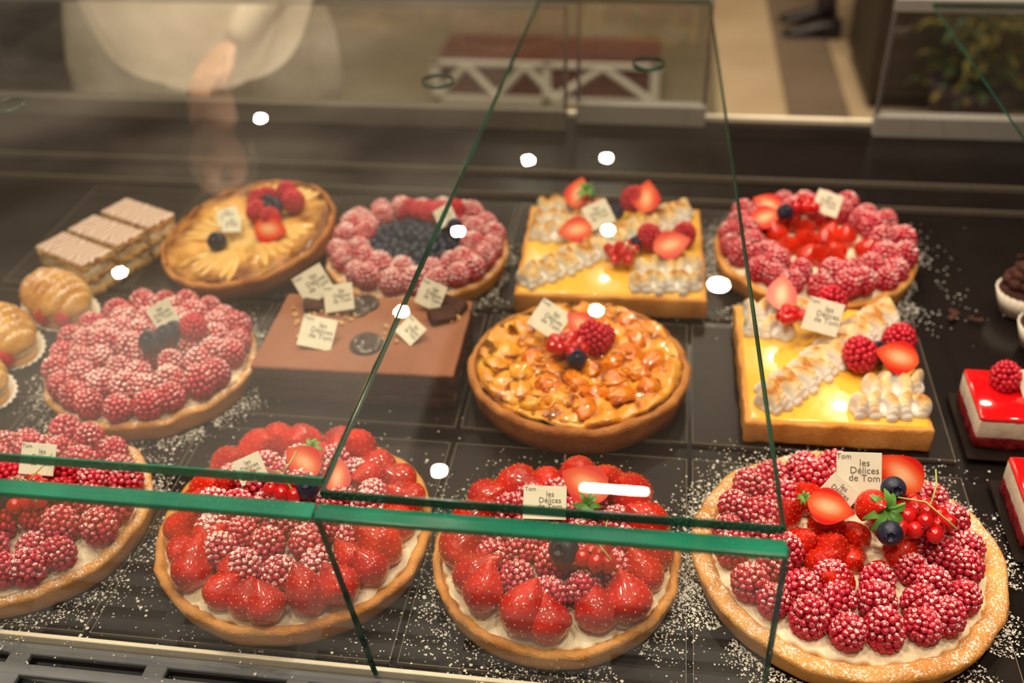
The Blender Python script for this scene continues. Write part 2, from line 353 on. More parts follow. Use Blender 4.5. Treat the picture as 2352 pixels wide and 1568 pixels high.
def cut_up(parent,x,y,z,face=(0,-.45,.9),tipang=0,sc=1):
    # half strawberry lying with its cut face up; (x,y,z) is the middle of the fruit
    n=Vector(face).normalized(); t=Vector((math.cos(tipang),math.sin(tipang),0)); t=(t-n*t.dot(n)).normalized()
    yv=-n; xv=yv.cross(t); M=Matrix((xv,yv,t)).transposed()
    loc=Vector((x,y,z))-t*.024*sc
    return ob('strawberry_half',SMC,parent,T(loc,M,(sc,)*3))
def card(parent,x,y,z,w=.036,h=.032,tilt=.9,rot=0,spin=0,text=True,big=False,mini=False):
    e=Matrix.Translation((x,y,z))@Euler((tilt,0,rot)).to_matrix().to_4x4()@Matrix.Rotation(spin,4,'Z')
    me=boxmesh('name_card',(w,h,.0012),CARD,.0003,1)
    c=ob('name_card',me,parent,e)
    if text:
        items=(('les\nDélices\nde Tom',.12,.18,.23),('Tom',-.34,.34,.18)) if not mini else (('les\nDélices\nde Tom',0,.2,.24),)
        for body,dx,dy,s in items:
            cu=bpy.data.curves.new('card_lettering','FONT'); cu.body=body; cu.size=h*s; cu.align_x='CENTER'; cu.space_line=.8
            cu.extrude=.0001; cu.materials.append(INK); cu.resolution_u=3
            t=bpy.data.objects.new('card_lettering',cu); COL.objects.link(t); t.parent=c; t.location=(dx*w+.0,dy*h,.0009)
    return c

# ------------------------------------------------------------ tart base
SUG=MB()
def tart_base(name,x,y,Rr,h,seed,crust=CRUST,cream=True,rim=.018,creamr=None,sugar=0,tilt=(0,0,0),z=0,skirt=.07):
    e=empty(name,(x,y,z),tilt)
    prof=[(Rr*.4,.0005),(Rr*.93,.0005),(Rr*.955,.003),(Rr*.975,h*.4),(Rr*.995,h*.8),(Rr*1.0,h*.92),(Rr-.003,h),(Rr-.008,h*1.03),(Rr-rim*.8,h*1.0),(Rr-rim,h*.9),(Rr-rim-.004,h*.7),(Rr*.5,h*.7),(.001,h*.7)]
    def fn(p,j,a):
        if j<1 or j>10: return p
        q=Vector((math.cos(a)*4,math.sin(a)*4,seed)); k=noise.noise(q)*.004+noise.noise(q*4)*.0016
        rad=Vector((p.x,p.y,0)).normalized(); p=p+rad*k*(1 if j>3 else .5)
        if 4<j<10: p.z+=noise.noise(q*2.2+Vector((3,3,j*.2)))*.0035
        return p
    b=MB(); b.add(*lathe(prof,140,fn),0); ob('crust',b.mesh('crust',[crust]),e)
    if cream:
        cr=creamr or Rr-rim*1.05
        pr=[(cr*.995,h*.6)]+[(cr*math.cos(t*pi/2),h*.85+.010*math.sin(t*pi/2)) for t in [0,.06,.12,.2,.3,.42,.55,.7,.82,.92,.985]]
        def fn2(p,j,a):
            q=Vector((p.x*60,p.y*60,seed)); p=p*1.0; p.z+=noise.noise(q)*.005*(j>1)
            if j<7: w=1+.03*noise.noise(Vector((math.cos(a)*9,math.sin(a)*9,seed)))+.018*math.sin(a*34+3*noise.noise(Vector((math.cos(a)*3,math.sin(a)*3,seed))))*(1-j/7); p.x*=w; p.y*=w
            return p
        b=MB(); b.add(*lathe(pr,200,fn2),0); ob('cream_filling',b.mesh('cream_filling',[CREAM]),e)
    for k in range(sugar):
        a=U(0,6.283); r=Rr*.96+abs(random.gauss(0,skirt*.55 if R()<.75 else skirt))*(.7+.6*noise.noise(Vector((math.cos(a)*1.6,math.sin(a)*1.6,seed)))); s=U(.0003,.0012)*(1 if R()>.08 else 1.8)
        cx,cy=r*math.cos(a),r*math.sin(a)
        if noise.noise(Vector((cx*16,cy*16,seed*3)))<-.22: continue
        cx+=x; cy+=y
        m=[(cx+s*math.cos(t)*U(.7,1.2),cy+s*math.sin(t)*U(.7,1.2),.0005) for t in (0,1.05,2.1,3.14,4.2,5.2)]
        SUG.add(m+[(cx,cy,.0006+s*.6)],[[i,(i+1)%6,6] for i in range(6)],0)
    return e
def ring(parent,pool,r,n,z,jit=.003,ph=0,skip=None,sc=1.06,tilt=.3):
    for k in range(n):
        a=2*pi*k/n+ph+U(-.05,.05); rr=r+U(-jit,jit); x,y=rr*math.cos(a),rr*math.sin(a)
        if skip and skip(x,y): continue
        rz(parent,pool,x,y,z+U(-.002,.004),tilt,sc)
def sring(parent,r,n,z,sc=1,jit=.003,up=.75,ph=0):
    for k in range(n):
        a=2*pi*k/n+ph+U(-.06,.06); rr=r+U(-jit,jit); x,y=rr*math.cos(a),rr*math.sin(a)
        d=(-math.cos(a)+U(-.45,.45),-math.sin(a)+U(-.45,.45),up+U(-.2,.35)); s=sc*U(.86,1.12)
        berry(parent,random.choice(SMS),(x,y,z),d,(s*1.05,s*1.05,s))

# front-right raspberry & strawberry tart
random.seed(11)
t=tart_base('raspberry_strawberry_tart',.213,.775,.155,.030,1.3,CRUSTD,rim=.020,sugar=7500,skirt=.055)
cx,cy=-.010,.018
sk=lambda x,y:(x-cx)**2+(y-cy)**2<.062**2
ring(t,RD,.116,21,.030,.004,.1,None,1.04)
ring(t,RD,.086,15,.034,.004,.3,sk,1.04)
ring(t,RD,.062,9,.036,.004,.1,sk,1.0)
for k,(x,y) in enumerate([(-.062,.036),(-.058,.000),(-.040,-.030),(-.008,-.044),(.026,-.038),(-.030,.060),(-.03,.018),(-.004,-.012),(.006,.02),(.03,.045),(.038,-.010),(.0,.07),(-.012,.045),(-.022,-.014)]):
    berry(t,random.choice(SMS),(x,y,.030),(U(-.7,.7),U(-.9,.1),1),U(.82,.95))
card(t,.008,.048,.096,.044,.042,.95,-.10,.10)
card(t,-.012,.030,.082,.034,.030,.95,-.1,-.6,mini=True)
cut_up(t,.052,.062,.088,(-.1,-.75,.6),2.2,1.1)
cut_up(t,-.022,.008,.084,(.1,-.5,.8),-.2,1.0)
berry(t,SMC,(.014,.022,.074),(.2,-.6,.6),.95,'strawberry_half',.7)
ob('strawberry_calyx',CALYX,t,T((.028,.000,.094),aim((.3,-.7,.8)),1.4))
ob('strawberry_calyx',CALYX,t,T((-.044,.030,.074),aim((-.4,-.5,.8)),.5))
blueberry(t,.038,.026,.098,(.1,-.8,.5)); blueberry(t,.030,-.022,.084,(-.1,-.8,.4))
currants(t,.064,.004,.078,14,.026)

# front-centre strawberry tart
random.seed(12)
t=tart_base('strawberry_tart',-.079,.741,.127,.030,2.3,CRUST,rim=.010,sugar=3400,skirt=.06)
sring(t,.111,17,.028,1.12,.003,1.0)
ring(t,RD,.066,12,.034,.004); ring(t,RD,.032,6,.038,.003,.4); rz(t,RD,0,0,.04)
card(t,-.014,.022,.080,.044,.034,.65,0,.05)
cut_up(t,.024,.050,.084,(-.1,-.6,.8),2.6,1.15)
ob('strawberry_calyx',CALYX,t,T((.030,.022,.082),aim((0,-.7,.8)),.9))
blueberry(t,.012,-.044,.084,(-.3,-.7,.7),1.2)
currants(t,.043,-.048,.078,6,.015)

# front-left strawberry & raspberry tart
random.seed(13)
t=tart_base('strawberry_raspberry_tart',-.361,.754,.147,.030,3.3,CRUST,rim=.011,sugar=500)
sring(t,.130,22,.028,1.08,.003,.95)
sring(t,.100,9,.032,.88,.003,.9,ph=-1.3)
ring(t,RH,.084,14,.034,.004); ring(t,RD,.054,9,.038,.004,.4); ring(t,RH,.022,5,.041)
cut_up(t,.004,.040,.084,(-.1,-.6,.8),2.5,1.0)
cut_up(t,.046,.026,.080,(.1,-.6,.8),1.6,.8)
ob('strawberry_calyx',CALYX,t,T((.008,.062,.084),aim((0,-.3,.8)),.8))
card(t,-.050,.026,.080,.030,.028,.8,.3,.3,mini=True)
currants(t,-.004,.000,.078,6,.016); blueberry(t,.022,.0,.084)

# far-left front raspberry tart
random.seed(14)
t=tart_base('raspberry_tart',-.662,.742,.134,.030,4.3,CRUSTD,rim=.014,sugar=3200,skirt=.05)
ring(t,RD,.105,19,.031); ring(t,RD,.074,13,.034); ring(t,RM,.044,8,.036); rz(t,RD,0,0,.04)
currants(t,.03,-.02,.070,9,.022); blueberry(t,.005,-.03,.078); card(t,.02,.02,.088,.04,.034,.8)
# mid-left raspberry tart
random.seed(15)
t=tart_base('raspberry_tart',-.638,1.020,.136,.030,5.3,CRUSTD,rim=.012,sugar=3200,skirt=.05)
ring(t,RD,.114,21,.030,.003); ring(t,RH,.086,16,.035,.004); ring(t,RH,.057,10,.039); ring(t,RH,.026,5,.042)
card(t,.020,.020,.090,.032,.032,1.0,.2,.5,mini=True); blueberry(t,.022,-.03,.084,sc=1.1); blueberry(t,.034,-.01,.082); blueberry(t,.040,.002,.080); rz(t,RM,.06,.01,.066)
# raspberry & blueberry tart
random.seed(16)
t=tart_base('raspberry_blueberry_tart',-.350,1.326,.137,.030,6.3,CRUSTD,rim=.011,sugar=1600,skirt=.04)
ring(t,RH,.115,22,.030); ring(t,RH,.087,16,.034)
for k in range(80):
    a=k*2.4; r=.068*math.sqrt((k+.5)/80); blueberry(t,r*math.cos(a)-.005,r*math.sin(a)+.0,.044+.010*(1-r/.068)+U(0,.004),(U(-1,1),U(-1,1),1),.70)
for k in range(5): rz(t,RM,-.03+.018*k,.066+U(-.01,.01),.048)
card(t,.040,.030,.076,.030,.030,.9,-.3,.7,mini=True); blueberry(t,.058,.010,.07)
# far right raspberry strawberry tart
random.seed(17)
t=tart_base('raspberry_strawberry_tart',.238,1.378,.146,.032,7.3,CRUST,rim=.012,sugar=4800,skirt=.05)
ring(t,RD,.122,23,.031); ring(t,RD,.094,17,.036)
for k in range(15):
    a=k*2.4; r=.066*math.sqrt((k+.5)/15); berry(t,random.choice(SMS),(r*math.cos(a),r*math.sin(a)-.003,.030),(U(-.6,.6),U(-.6,.3),1),.85)
card(t,.016,.045,.086,.038,.034,.9,.1,-.35,mini=True); currants(t,-.016,.045,.076,7,.017,stem=False); blueberry(t,-.046,.028,.078)
cut_up(t,-.070,.060,.074,(-.1,-.6,.8),2.6,.95); cut_up(t,-.078,.022,.070,(-.1,-.6,.8),3.6,1.0)

# ------------------------------------------------------------ plum tart
def top_surface(Rr,z,seed,amp,m,name,parent,sc=40):
    pr=[(Rr*(1-t),z) for t in [i/34 for i in range(34)]]+[(.0005,z)]
    def fn(p,j,a):
        q=Vector((p.x*sc,p.y*sc,seed)); p=p.copy(); p.z+=amp*noise.noise(q)+.5*amp*noise.noise(q*2.3)+(.0 if j else -.004); return p
    b=MB(); b.add(*lathe(pr,140,fn),0); return ob(name,b.mesh(name,[m]),parent)
random.seed(18)
t=tart_base('plum_tart',-.084,1.058,.139,.040,8.3,CRUSTDK,cream=False,rim=.012)
top_surface(.130,.045,2.2,.010,PLUMTOP,'custard_top',t,46)
for k in range(34):
    a=k*2.4+.5; r=.110*math.sqrt((k+.5)/34); x,y=r*math.cos(a),r*math.sin(a); ang=a+pi/2+U(-1.0,1.0)
    b=MB(); sx_,sy_=U(.016,.022),U(.011,.016)
    v=[]
    for q in ICO3[0]:
        q=Vector(q); nn=1+.45*noise.noise(q*1.6+Vector((k*3.1,0,0))); bend=.35*(q.x**2)
        v.append((q.x*sx_*nn,(q.y*nn+bend)*sy_,q.z*.0085*(1+.8*noise.noise(q*2.5+Vector((0,k,0))))-.003*q.x*q.x))
    b.add(v,ICO3[1],0)
    if R()<.2 or (x<-.03 and R()<.7):
        s0=U(0,6.28); m_=[s0+i*.28 for i in range(9)]
        b.add(*tube([(sx_*.98*math.cos(s),sy_*(1.0*math.sin(s)+.3*math.cos(s)**2),.0030) for s in m_],[.0006,.0014,.0020,.0024,.0024,.0022,.0018,.0012,.0006]),1)
    ob('plum_slice',b.mesh('plum_slice',[PLUM if x+U(-.05,.05)>-.03 else PLUM2,PLUMRIM]),t,T((x,y,.046+U(-.0015,.0015)),(U(-.3,.3),U(-.3,.3),ang)))
for k in range(9):
    a=U(0,6.28); r=U(.03,.11); s=U(.008,.011); b=MB(); b.add(*tube([(s*math.cos(q),s*.8*math.sin(q),0) for q in [i*2*pi/14 for i in range(13)]],.0014),0)
    ob('candied_peel_ring',b.mesh('candied_peel_ring',[PLUM2]),t,T((r*math.cos(a),r*math.sin(a),.0550),(U(-.2,.2),U(-.2,.2),a)))
card(t,-.040,.036,.078,.046,.040,.70,-.25,-.35,big=True)
currants(t,-.014,-.004,.066,14,.022,sc=.95,stem=False); rz(t,RM,.026,.012,.052,.6,1.15); cut_up(t,.0,.028,.080,(0,-.6,.8),2.4,.9); rz(t,RM,.026,.030,.052)
blueberry(t,.0,-.026,.064)

# ------------------------------------------------------------ pear tart (leaning on a riser)
random.seed(19)
t=tart_base('pear_tart',-.612,1.338,.137,.032,9.3,CRUSTDK,cream=False,rim=.009,tilt=(math.radians(7),math.radians(-7),0),z=.018)
top_surface(.130,.033,4.2,.007,PEARC,'custard_top',t,25)
for g,(gx,gy,ga) in enumerate([(-.05,.01,2.6),(.05,-.03,-.5),(-.02,-.07,-2.0),(.03,.07,1.2)]):
    for k in range(7):
        a=ga+(k-3)*.17; b=MB()
        b.add(*ICO3,0,T((0,0,0),None,(.034,.0090,.0045)))
        ob('pear_slice',b.mesh('pear_slice',[PEAR]),t,T((gx+.012*math.cos(a)+(k-3)*.010*-math.sin(ga),gy+.012*math.sin(a)+(k-3)*.010*math.cos(ga),.0322),(.3,0,a)))
card(t,-.022,-.002,.060,.034,.028,.6,.1,.1,mini=True); card(t,-.010,-.020,.058,.028,.026,.6,.4,-.3,mini=True); rz(t,RM,.010,.040,.038); rz(t,RM,.026,.058,.038); blueberry(t,.040,.026,.052,sc=1.3); blueberry(t,.030,.036,.052,sc=1.2)
rz(t,RM,.066,.045,.038); rz(t,RM,.018,.015,.038); cut_up(t,.052,-.028,.050,(-.1,-.6,.8),-.3,1.2); rz(t,RM,.05,.062,.038); rz(t,RM,.045,.0,.038); blueberry(t,-.03,-.045,.046,sc=1.2)
b=MB(); b.add(*lathe([(.03,-.014),(.034,-.014),(.036,-.010),(.05,-.001),(.001,-.001)],40),0)
ob('riser',b.mesh('riser',[SHELF]),t)

# ------------------------------------------------------------ lemon meringue squares
def meringue(parent,segs,z,w,hh=.019,sp=.0158,th=.0090,name='piped_meringue'):
    b=MB()
    for (x0,y0,x1,y1) in segs:
        L=math.hypot(x1-x0,y1-y0); n=max(2,int(L/sp)); ux,uy=(x1-x0)/L,(y1-y0)/L; ang=math.atan2(uy,ux)
        for i in range(n+1):
            t=i/n; s=1 if i%2 else -1; ww=w*U(.92,1.08)*(1 if 0<i<n else .72)
            cx=x0+(x1-x0)*t-uy*s*.002; cy=y0+(y1-y0)*t+ux*s*.002; hk=U(.92,1.12)
            for k in range(-6,7):
                q=k/6; lx=.0034*math.sin(q*pi)*s+.0020*q; pr_=math.sqrt(max(.14,1-q*q*.88))
                ox=cx-uy*ww*q*.85+ux*lx; oy=cy+ux*ww*q*.85+uy*lx
                b.add(*ICO2,0,T((ox,oy,hh*.5*pr_),(0,0,ang),(th*(.66+.34*pr_),ww*.18,hh*pr_*hk)))
        for i in range(n*2+1):
            t=i/(n*2); b.add(*ICO2,0,T((x0+(x1-x0)*t,y0+(y1-y0)*t,.003),(0,0,ang),(.011,w*.7,.0085)))
    me=b.mesh(name,[MER]); o=ob(name,me,parent,T((0,0,z)))
    m=o.modifiers.new('Remesh','REMESH'); m.mode='VOXEL'; m.voxel_size=.0011; m.use_smooth_shade=True
    s=o.modifiers.new('Smooth','SMOOTH'); s.factor=.5; s.iterations=3
    return o
def lemon_base(name,x,y,w,d,h,rot,seed):
    e=empty(name,(x,y,0),(0,0,rot))
    bm=bmesh.new(); bmesh.ops.create_cube(bm,size=1)
    for v in bm.verts: v.co=Vector((v.co.x*w,v.co.y*d,(v.co.z+.5)*(h-.003)+.0005))
    bmesh.ops.bevel(bm,geom=bm.edges[:],offset=.004,segments=3,profile=.5,affect='EDGES')
    bmesh.ops.subdivide_edges(bm,edges=[q for q in bm.edges if q.calc_length()>.05],cuts=30,use_grid_fill=True)
    for v in bm.verts: v.co+=Vector((noise.noise(v.co*60+Vector((seed,0,0))),noise.noise(v.co*60+Vector((0,seed,0))),.6*noise.noise(v.co*70)))*.0026
    me=bpy.data.meshes.new('crust'); bm.to_mesh(me); bm.free(); me.materials.append(CRUST)
    for p in me.polygons: p.use_smooth=True
    ob('crust',me,e)
    bm=bmesh.new(); bmesh.ops.create_cube(bm,size=1)
    for v in bm.verts: v.co=Vector((v.co.x*(w-.010),v.co.y*(d-.010),(v.co.z+.5)*.006+h-.007))
    bmesh.ops.bevel(bm,geom=bm.edges[:],offset=.0028,segments=4,profile=.5,affect='EDGES')
    me=bpy.data.meshes.new('lemon_curd'); bm.to_mesh(me); bm.free(); me.materials.append(LEMON)
    for p in me.polygons: p.use_smooth=True
    ob('lemon_curd',me,e)
    return e
random.seed(21)
h=.036
t=lemon_base('lemon_meringue_tart',.226,1.096,.216,.250,h,.02,1.0)
meringue(t,[(-.082,-.096,.092,.110)],h-.002,.027)
meringue(t,[(-.088,.102,-.018,.098),(-.090,.062,-.045,.056)],h-.002,.022,.018)
meringue(t,[(.024,-.094,.096,-.088),(.044,-.056,.098,-.046)],h-.002,.022,.018)
cut_up(t,-.052,.092,.078,(0,-.6,.8),1.5,1.05); rz(t,RM,.008,.072,.058,.3,1.15); currants(t,-.044,.050,.066,9,.018,sc=.85,stem=False); blueberry(t,-.012,.06,.064,sc=1)
card(t,-.008,.028,.084,.044,.042,.95,-.15,-.15,big=True)
rz(t,RM,.084,.022,.044,.3,1.1); blueberry(t,.062,.010,.050,sc=.9); rz(t,RM,.040,-.020,.044,.6,1.15); cut_up(t,.072,-.036,.074,(0,-.65,.75),2.8,1.1); blueberry(t,.060,-.006,.05,sc=.9)
random.seed(22)
t=lemon_base('lemon_meringue_tart',-.058,1.352,.268,.262,h,.03,5.0)
meringue(t,[(-.120,-.104,.110,.112)],h-.002,.027)
meringue(t,[(-.112,.106,-.026,.102),(-.114,.066,-.036,.062),(-.116,.030,-.076,.024)],h-.002,.022,.020)
meringue(t,[(.036,-.104,.118,-.100),(.044,-.066,.118,-.056)],h-.002,.022,.019)
cut_up(t,-.056,.086,.082,(0,-.6,.8),1.4,1.1); ob('strawberry_calyx',CALYX,t,T((-.044,.078,.090),aim((.3,-.4,.8)),1.0)); rz(t,RM,.022,.086,.056,.4,1.1); blueberry(t,.002,.066,.060,sc=1.1); rz(t,RM,-.016,.050,.050,.5)
cut_up(t,.048,.078,.082,(0,-.6,.8),1.5,1.15); rz(t,RM,.104,.014,.040); cut_up(t,-.056,-.006,.068,(0,-.6,.8),3.4,1.1); blueberry(t,.034,-.012,.050,sc=1); rz(t,RM,.058,.000,.045,.4); currants(t,.014,-.044,.050,12,.024,sc=.9,stem=True)
cut_up(t,.085,-.050,.074,(0,-.6,.8),.4,1.15); card(t,-.022,.024,.078,.040,.038,.8,.3,.3,mini=True)

# ------------------------------------------------------------ chocolate cake
random.seed(23)
t=empty('chocolate_mousse_cake',(-.362,1.074,0),(0,0,.02))
def cakebox(nm,w,d,z0,z1,m,parent,rough=0,seed=0,bev=.003,sub=40):
    bm=bmesh.new(); bmesh.ops.create_cube(bm,size=1)
    for v in bm.verts: v.co=Vector((v.co.x*w,v.co.y*d,(v.co.z+.5)*(z1-z0)+z0))
    bmesh.ops.bevel(bm,geom=bm.edges[:],offset=bev,segments=3,profile=.5,affect='EDGES')
    if rough:
        bmesh.ops.subdivide_edges(bm,edges=[q for q in bm.edges if q.calc_length()>.03],cuts=sub,use_grid_fill=True)
        for v in bm.verts: v.co+=Vector((noise.noise(v.co*120+Vector((seed,0,0))),noise.noise(v.co*120+Vector((0,seed,0))),.3*noise.noise(v.co*90)))*rough
    me=bpy.data.meshes.new(nm); bm.to_mesh(me); bm.free(); me.materials.append(m)
    for p in me.polygons: p.use_smooth=True
    return ob(nm,me,parent)
cakebox('sponge_base',.255,.165,.0005,.018,CHOCS,t,.003,1)
cakebox('mousse_layer',.254,.164,.016,.036,CHOCS,t,.0025,3)
cakebox('sponge_top',.256,.166,.034,.052,CHOCS,t,.0022,9)
cakebox('cocoa_top',.258,.168,.050,.0565,CHOC,t,.0008,5,.0028)
for gx,gy in ((-.085,.045),(-.05,.02),(.095,.05),(.05,-.005),(-.075,-.005)):
    for k in range(9):
        b=MB(); s=U(.003,.006); v,f=ICO1; b.add([Vector(q)*(1+.3*noise.noise(Vector(q)*3+Vector((k,gx,0)))) for q in v],f,0); ob('hazelnut_piece',b.mesh('hazelnut',[NUT],False),t,T((gx+U(-.03,.03),gy+U(-.02,.02),.058),(U(0,3),U(0,3),0),(s,s*.8,s*.7)))
for (x,y,r_) in ((-.078,.05,.3),(-.055,.06,1.2),(.105,.06,-.4),(.095,.035,.5)):
    ob('chocolate_chunk',boxmesh('chocolate_chunk',(.036,.024,.014),CHOCS,.003),t,T((x,y,.062),(.3,.1,r_)))
for (x,y,s) in ((-.015,.062,1.0),(.008,-.030,1.15),(-.02,.045,.7)):
    b=MB(); b.add(*lathe([(.0005,0),(.017,.0),(.019,.003),(.017,.006),(.012,.0065),(.008,.005),(.0005,.005)],30),0); ob('chocolate_medallion',b.mesh('chocolate_medallion',[CHOCD]),t,T((x,y,.056),(.1,0,0),s))
card(t,-.083,.062,.086,.044,.042,1.0,.15,.5,big=True); card(t,-.045,.045,.078,.042,.036,.9,-.2,.3,big=True); card(t,-.055,-.028,.072,.044,.042,.7,.3,-.35,big=True)
card(t,.077,.058,.080,.038,.036,1.0,-.3,-.2,big=True); card(t,.062,-.008,.068,.034,.03,.6,-.4,-.4,big=True)

# ------------------------------------------------------------ red glazed cakes
def red_cake(x,y,w,d,seed,top):
    e=empty('red_glazed_mousse_cake',(x,y,0)); random.seed(seed)
    ob('cake_board',boxmesh('cake_board',(w+.018,d+.030,.003),BOARD,.001,1),e,T((0,-.003,.0025)))
    cakebox('sponge_base',w,d,.004,.022,REDB,e,.002,seed); cakebox('white_mousse',w*.995,d*.995,.020,.046,MOUSSE,e,.001,seed+1,.002); cakebox('red_glaze',w*1.005,d*1.005,.043,.051,REDG,e,0,0,.0035)
    top(e)
def tp1(e):
    rz(e,RM,-.026,.014,.050,.2,1.1); card(e,.004,.004,.068,.040,.036,.95,-.3,.5,mini=True)
def tp2(e):
    rz(e,RM,.0,.010,.050); card(e,.03,.0,.068,.03,.03,.9,0,.2,mini=True)
red_cake(.450,1.030,.132,.094,1,tp1); red_cake(.465,.872,.132,.094,2,tp2); red_cake(.475,.722,.132,.094,3,tp2)

# ------------------------------------------------------------ chocolate cupcakes (right edge)
def cupcake(x,y,seed):
    e=empty('chocolate_cream_cup',(x,y,0)); random.seed(seed)
    def fn(p,j,a):
        k=1+.03*math.cos(24*a); return Vector((p.x*k,p.y*k,p.z))
    b=MB(); b.add(*lathe([(.025,.001),(.036,.036),(.0345,.036),(.024,.004)],96,fn),0); ob('paper_case',b.mesh('paper_case',[PAPER]),e)
    b=MB(); b.add(*lathe([(.024,.003),(.034,.034),(.030,.042),(.015,.047),(.001,.048)],40),0); ob('cake',b.mesh('cake',[CHOCS]),e)
    b=MB()
    for k in range(26):
        a=k*.75; r=.026*(1-k/30); b.add(*ICO2,0,T((r*math.cos(a),r*math.sin(a),.044+k*.0012),None,(.010,.010,.008)))
    ob('chocolate_cream',b.mesh('chocolate_cream',[CHOCS]),e)
    for k in range(14): ob('chocolate_shaving',boxmesh('shaving',(.016,.005,.0015),CHOCD),e,T((U(-.025,.025),U(-.025,.025),.068+U(-.01,.008)),(U(-1,1),U(-1,1),U(0,3))))
cupcake(.518,1.205,1); cupcake(.510,1.290,2)
e=empty('chocolate_crumbs',(.435,1.265,0))
for k in range(7): ob('crumb',boxmesh('crumb',(.011,.006,.003),CHOCS,.001,1),e,T((U(-.02,.02),U(-.012,.012),.003),(U(-.3,.3),0,U(0,3))))

# ------------------------------------------------------------ millefeuilles
random.seed(31)
for i,(x,y,r_) in enumerate([(-.806,1.362,-.42),(-.832,1.304,-.40),(-.856,1.246,-.44)]):
    e=empty('millefeuille_slice',(x,y,0),(0,0,r_))
    w,d=.112,.054
    cakebox('puff_pastry',w,d,.0008,.010,PUFF,e,.004,i,.001); cakebox('cream_layer',w*.96,d*.95,.009,.024,CREAM,e,.003,i+2,.002)
    cakebox('puff_pastry_middle',w,d,.023,.031,PUFF,e,.004,i+4,.001); cakebox('cream_layer_top',w*.96,d*.95,.030,.045,CREAM,e,.003,i+6,.002)
    cakebox('puff_pastry_top',w,d,.044,.052,PUFF,e,.004,i+8,.001); cakebox('icing',w*.99,d*.98,.0515,.0560,MILL,e,.001,i,.002)
# ------------------------------------------------------------ cream choux
def choux(x,y,r_,seed,s=1):
    e=empty('filled_choux_bun',(x,y,0),(0,0,r_)); e.scale=(s,s,s); random.seed(seed)
    def rid(sx,sy,sz,z0,nr,amp):
        v=[];f=[];n=180;m=26
        for j in range(m+1):
            ph=pi/2*j/m
            for i in range(n):
                a=2*pi*i/n; c=max(0.0,math.cos(ph))**.75; px=sx*math.cos(a)*c; rg=abs(math.sin(px*nr+1.2*math.sin(a)*c))
                rr=1+amp*(rg-.5)*(1 if j<m else 0)
                v.append((px,sy*math.sin(a)*c*rr,z0+sz*math.sin(ph)*(.80+amp*3.4*rg)+.003*noise.noise(Vector((px*60,math.sin(a)*2,seed)))))
        for j in range(m):
            for i in range(n): k=(i+1)%n; f.append([j*n+i,j*n+k,(j+1)*n+k,(j+1)*n+i])
        return v,f
    b=MB(); b.add(*lathe([(.030,.001),(.046,.006),(.050,.014),(.047,.022),(.03,.024),(.001,.024)],60),0,T((0,0,0),None,(1.25,.74,1))); ob('bun_base',b.mesh('bun_base',[BUN]),e)
    b=MB()
    for k in range(24):
        a=2*pi*k/24; b.add(*ICO2,0,T((.054*math.cos(a),.031*math.sin(a),.029),None,(.010,.010,.009)))
    ob('cream_ring',b.mesh('cream_ring',[CREAM]),e)
    b=MB(); b.add(*rid(.066,.042,.030,.034,190,.11),0); b.add([(.066*math.cos(i*pi/24),.040*math.sin(i*pi/24),.034) for i in range(48)],[list(range(48))[::-1]],0)
    ob('bun_top',b.mesh('bun_top',[BUN]),e)
    rz(e,RM,.054,-.024,.020,.3,.7); rz(e,RM,.020,-.036,.020,.3,.7)
    def fn(p,j,a): k=1+.03*math.cos(30*a); return Vector((p.x*k*1.25,p.y*k*.82,p.z))
    b=MB(); b.add(*lathe([(.042,.0008),(.058,.014),(.0565,.014),(.040,.002)],120,fn),0); ob('paper_case',b.mesh('paper_case',[PAPER]),e)
choux(-.838,1.148,-.55,1,.98); choux(-.872,1.056,-.6,2,.98); choux(-.862,.960,-.45,3,.95); choux(-.870,.866,-.4,4,.9); choux(-.990,1.13,-.5,5)

# ------------------------------------------------------------ boards, shelf, cabinet
def board(x0,x1,y0,y1):
    e=empty('display_board',((x0+x1)/2,(y0+y1)/2,0)); w,d=(x1-x0)-.003,(y1-y0)-.003
    ob('panel',boxmesh('panel',(w,d,.004),BOARD,.0008,1),e,T((0,0,-.002)))
    b=MB(); t_=.0008
    for (cx,cy,sx,sy) in ((0,d/2,w,t_),(0,-d/2,w,t_),(w/2,0,t_,d),(-w/2,0,t_,d)):
        m=boxmesh('r',(sx,sy,.0046),BOARDE); b.add([v.co for v in m.vertices],[list(p.vertices) for p in m.polygons],0,T((cx,cy,-.002)))
    ob('edge_highlight',b.mesh('edge_highlight',[BOARDE],False),e)  # thin pale rim drawn as the bright line of a lit edge
for x0,x1 in ((-.98,-.78),(-.775,-.54),(-.535,-.226),(-.221,.056),(.060,.364)):
    for y0,y1 in ((.612,.935),(.962,1.212),(1.232,1.545)): board(x0,x1,y0,y1)
cab=empty('display_counter',(0,0,0))
box('shelf_base',-1.6,1.6,.606,1.795,-.030,-.0045,SHELF,cab,.002)
box('cabinet_body',-1.58,1.58,.46,1.90,-.85,-.032,GREYM,cab,.004)
box('rear_step',-1.6,1.6,1.575,1.80,-.0044,.004,SHELF,cab,.001)
box('rear_step_lip',-1.6,1.6,1.5735,1.5755,-.004,.0050,BOARDE,cab)
box('rear_upstand',-1.6,1.6,1.645,1.80,.003,.012,SHELF,cab,.001)
box('rear_upstand_lip',-1.6,1.6,1.643,1.6455,.003,.0135,BOARDE,cab)
box('front_trim',-1.6,1.6,.600,.605,-.031,.003,TRIMW,cab,.001)
b=MB()
def addb(x0,x1,y0,y1,z0,z1):
    m=boxmesh('r',(x1-x0,y1-y0,z1-z0),GREYM,.001,1); b.add([v.co for v in m.vertices],[list(p.vertices) for p in m.polygons],0,T(((x0+x1)/2,(y0+y1)/2,(z0+z1)/2)))
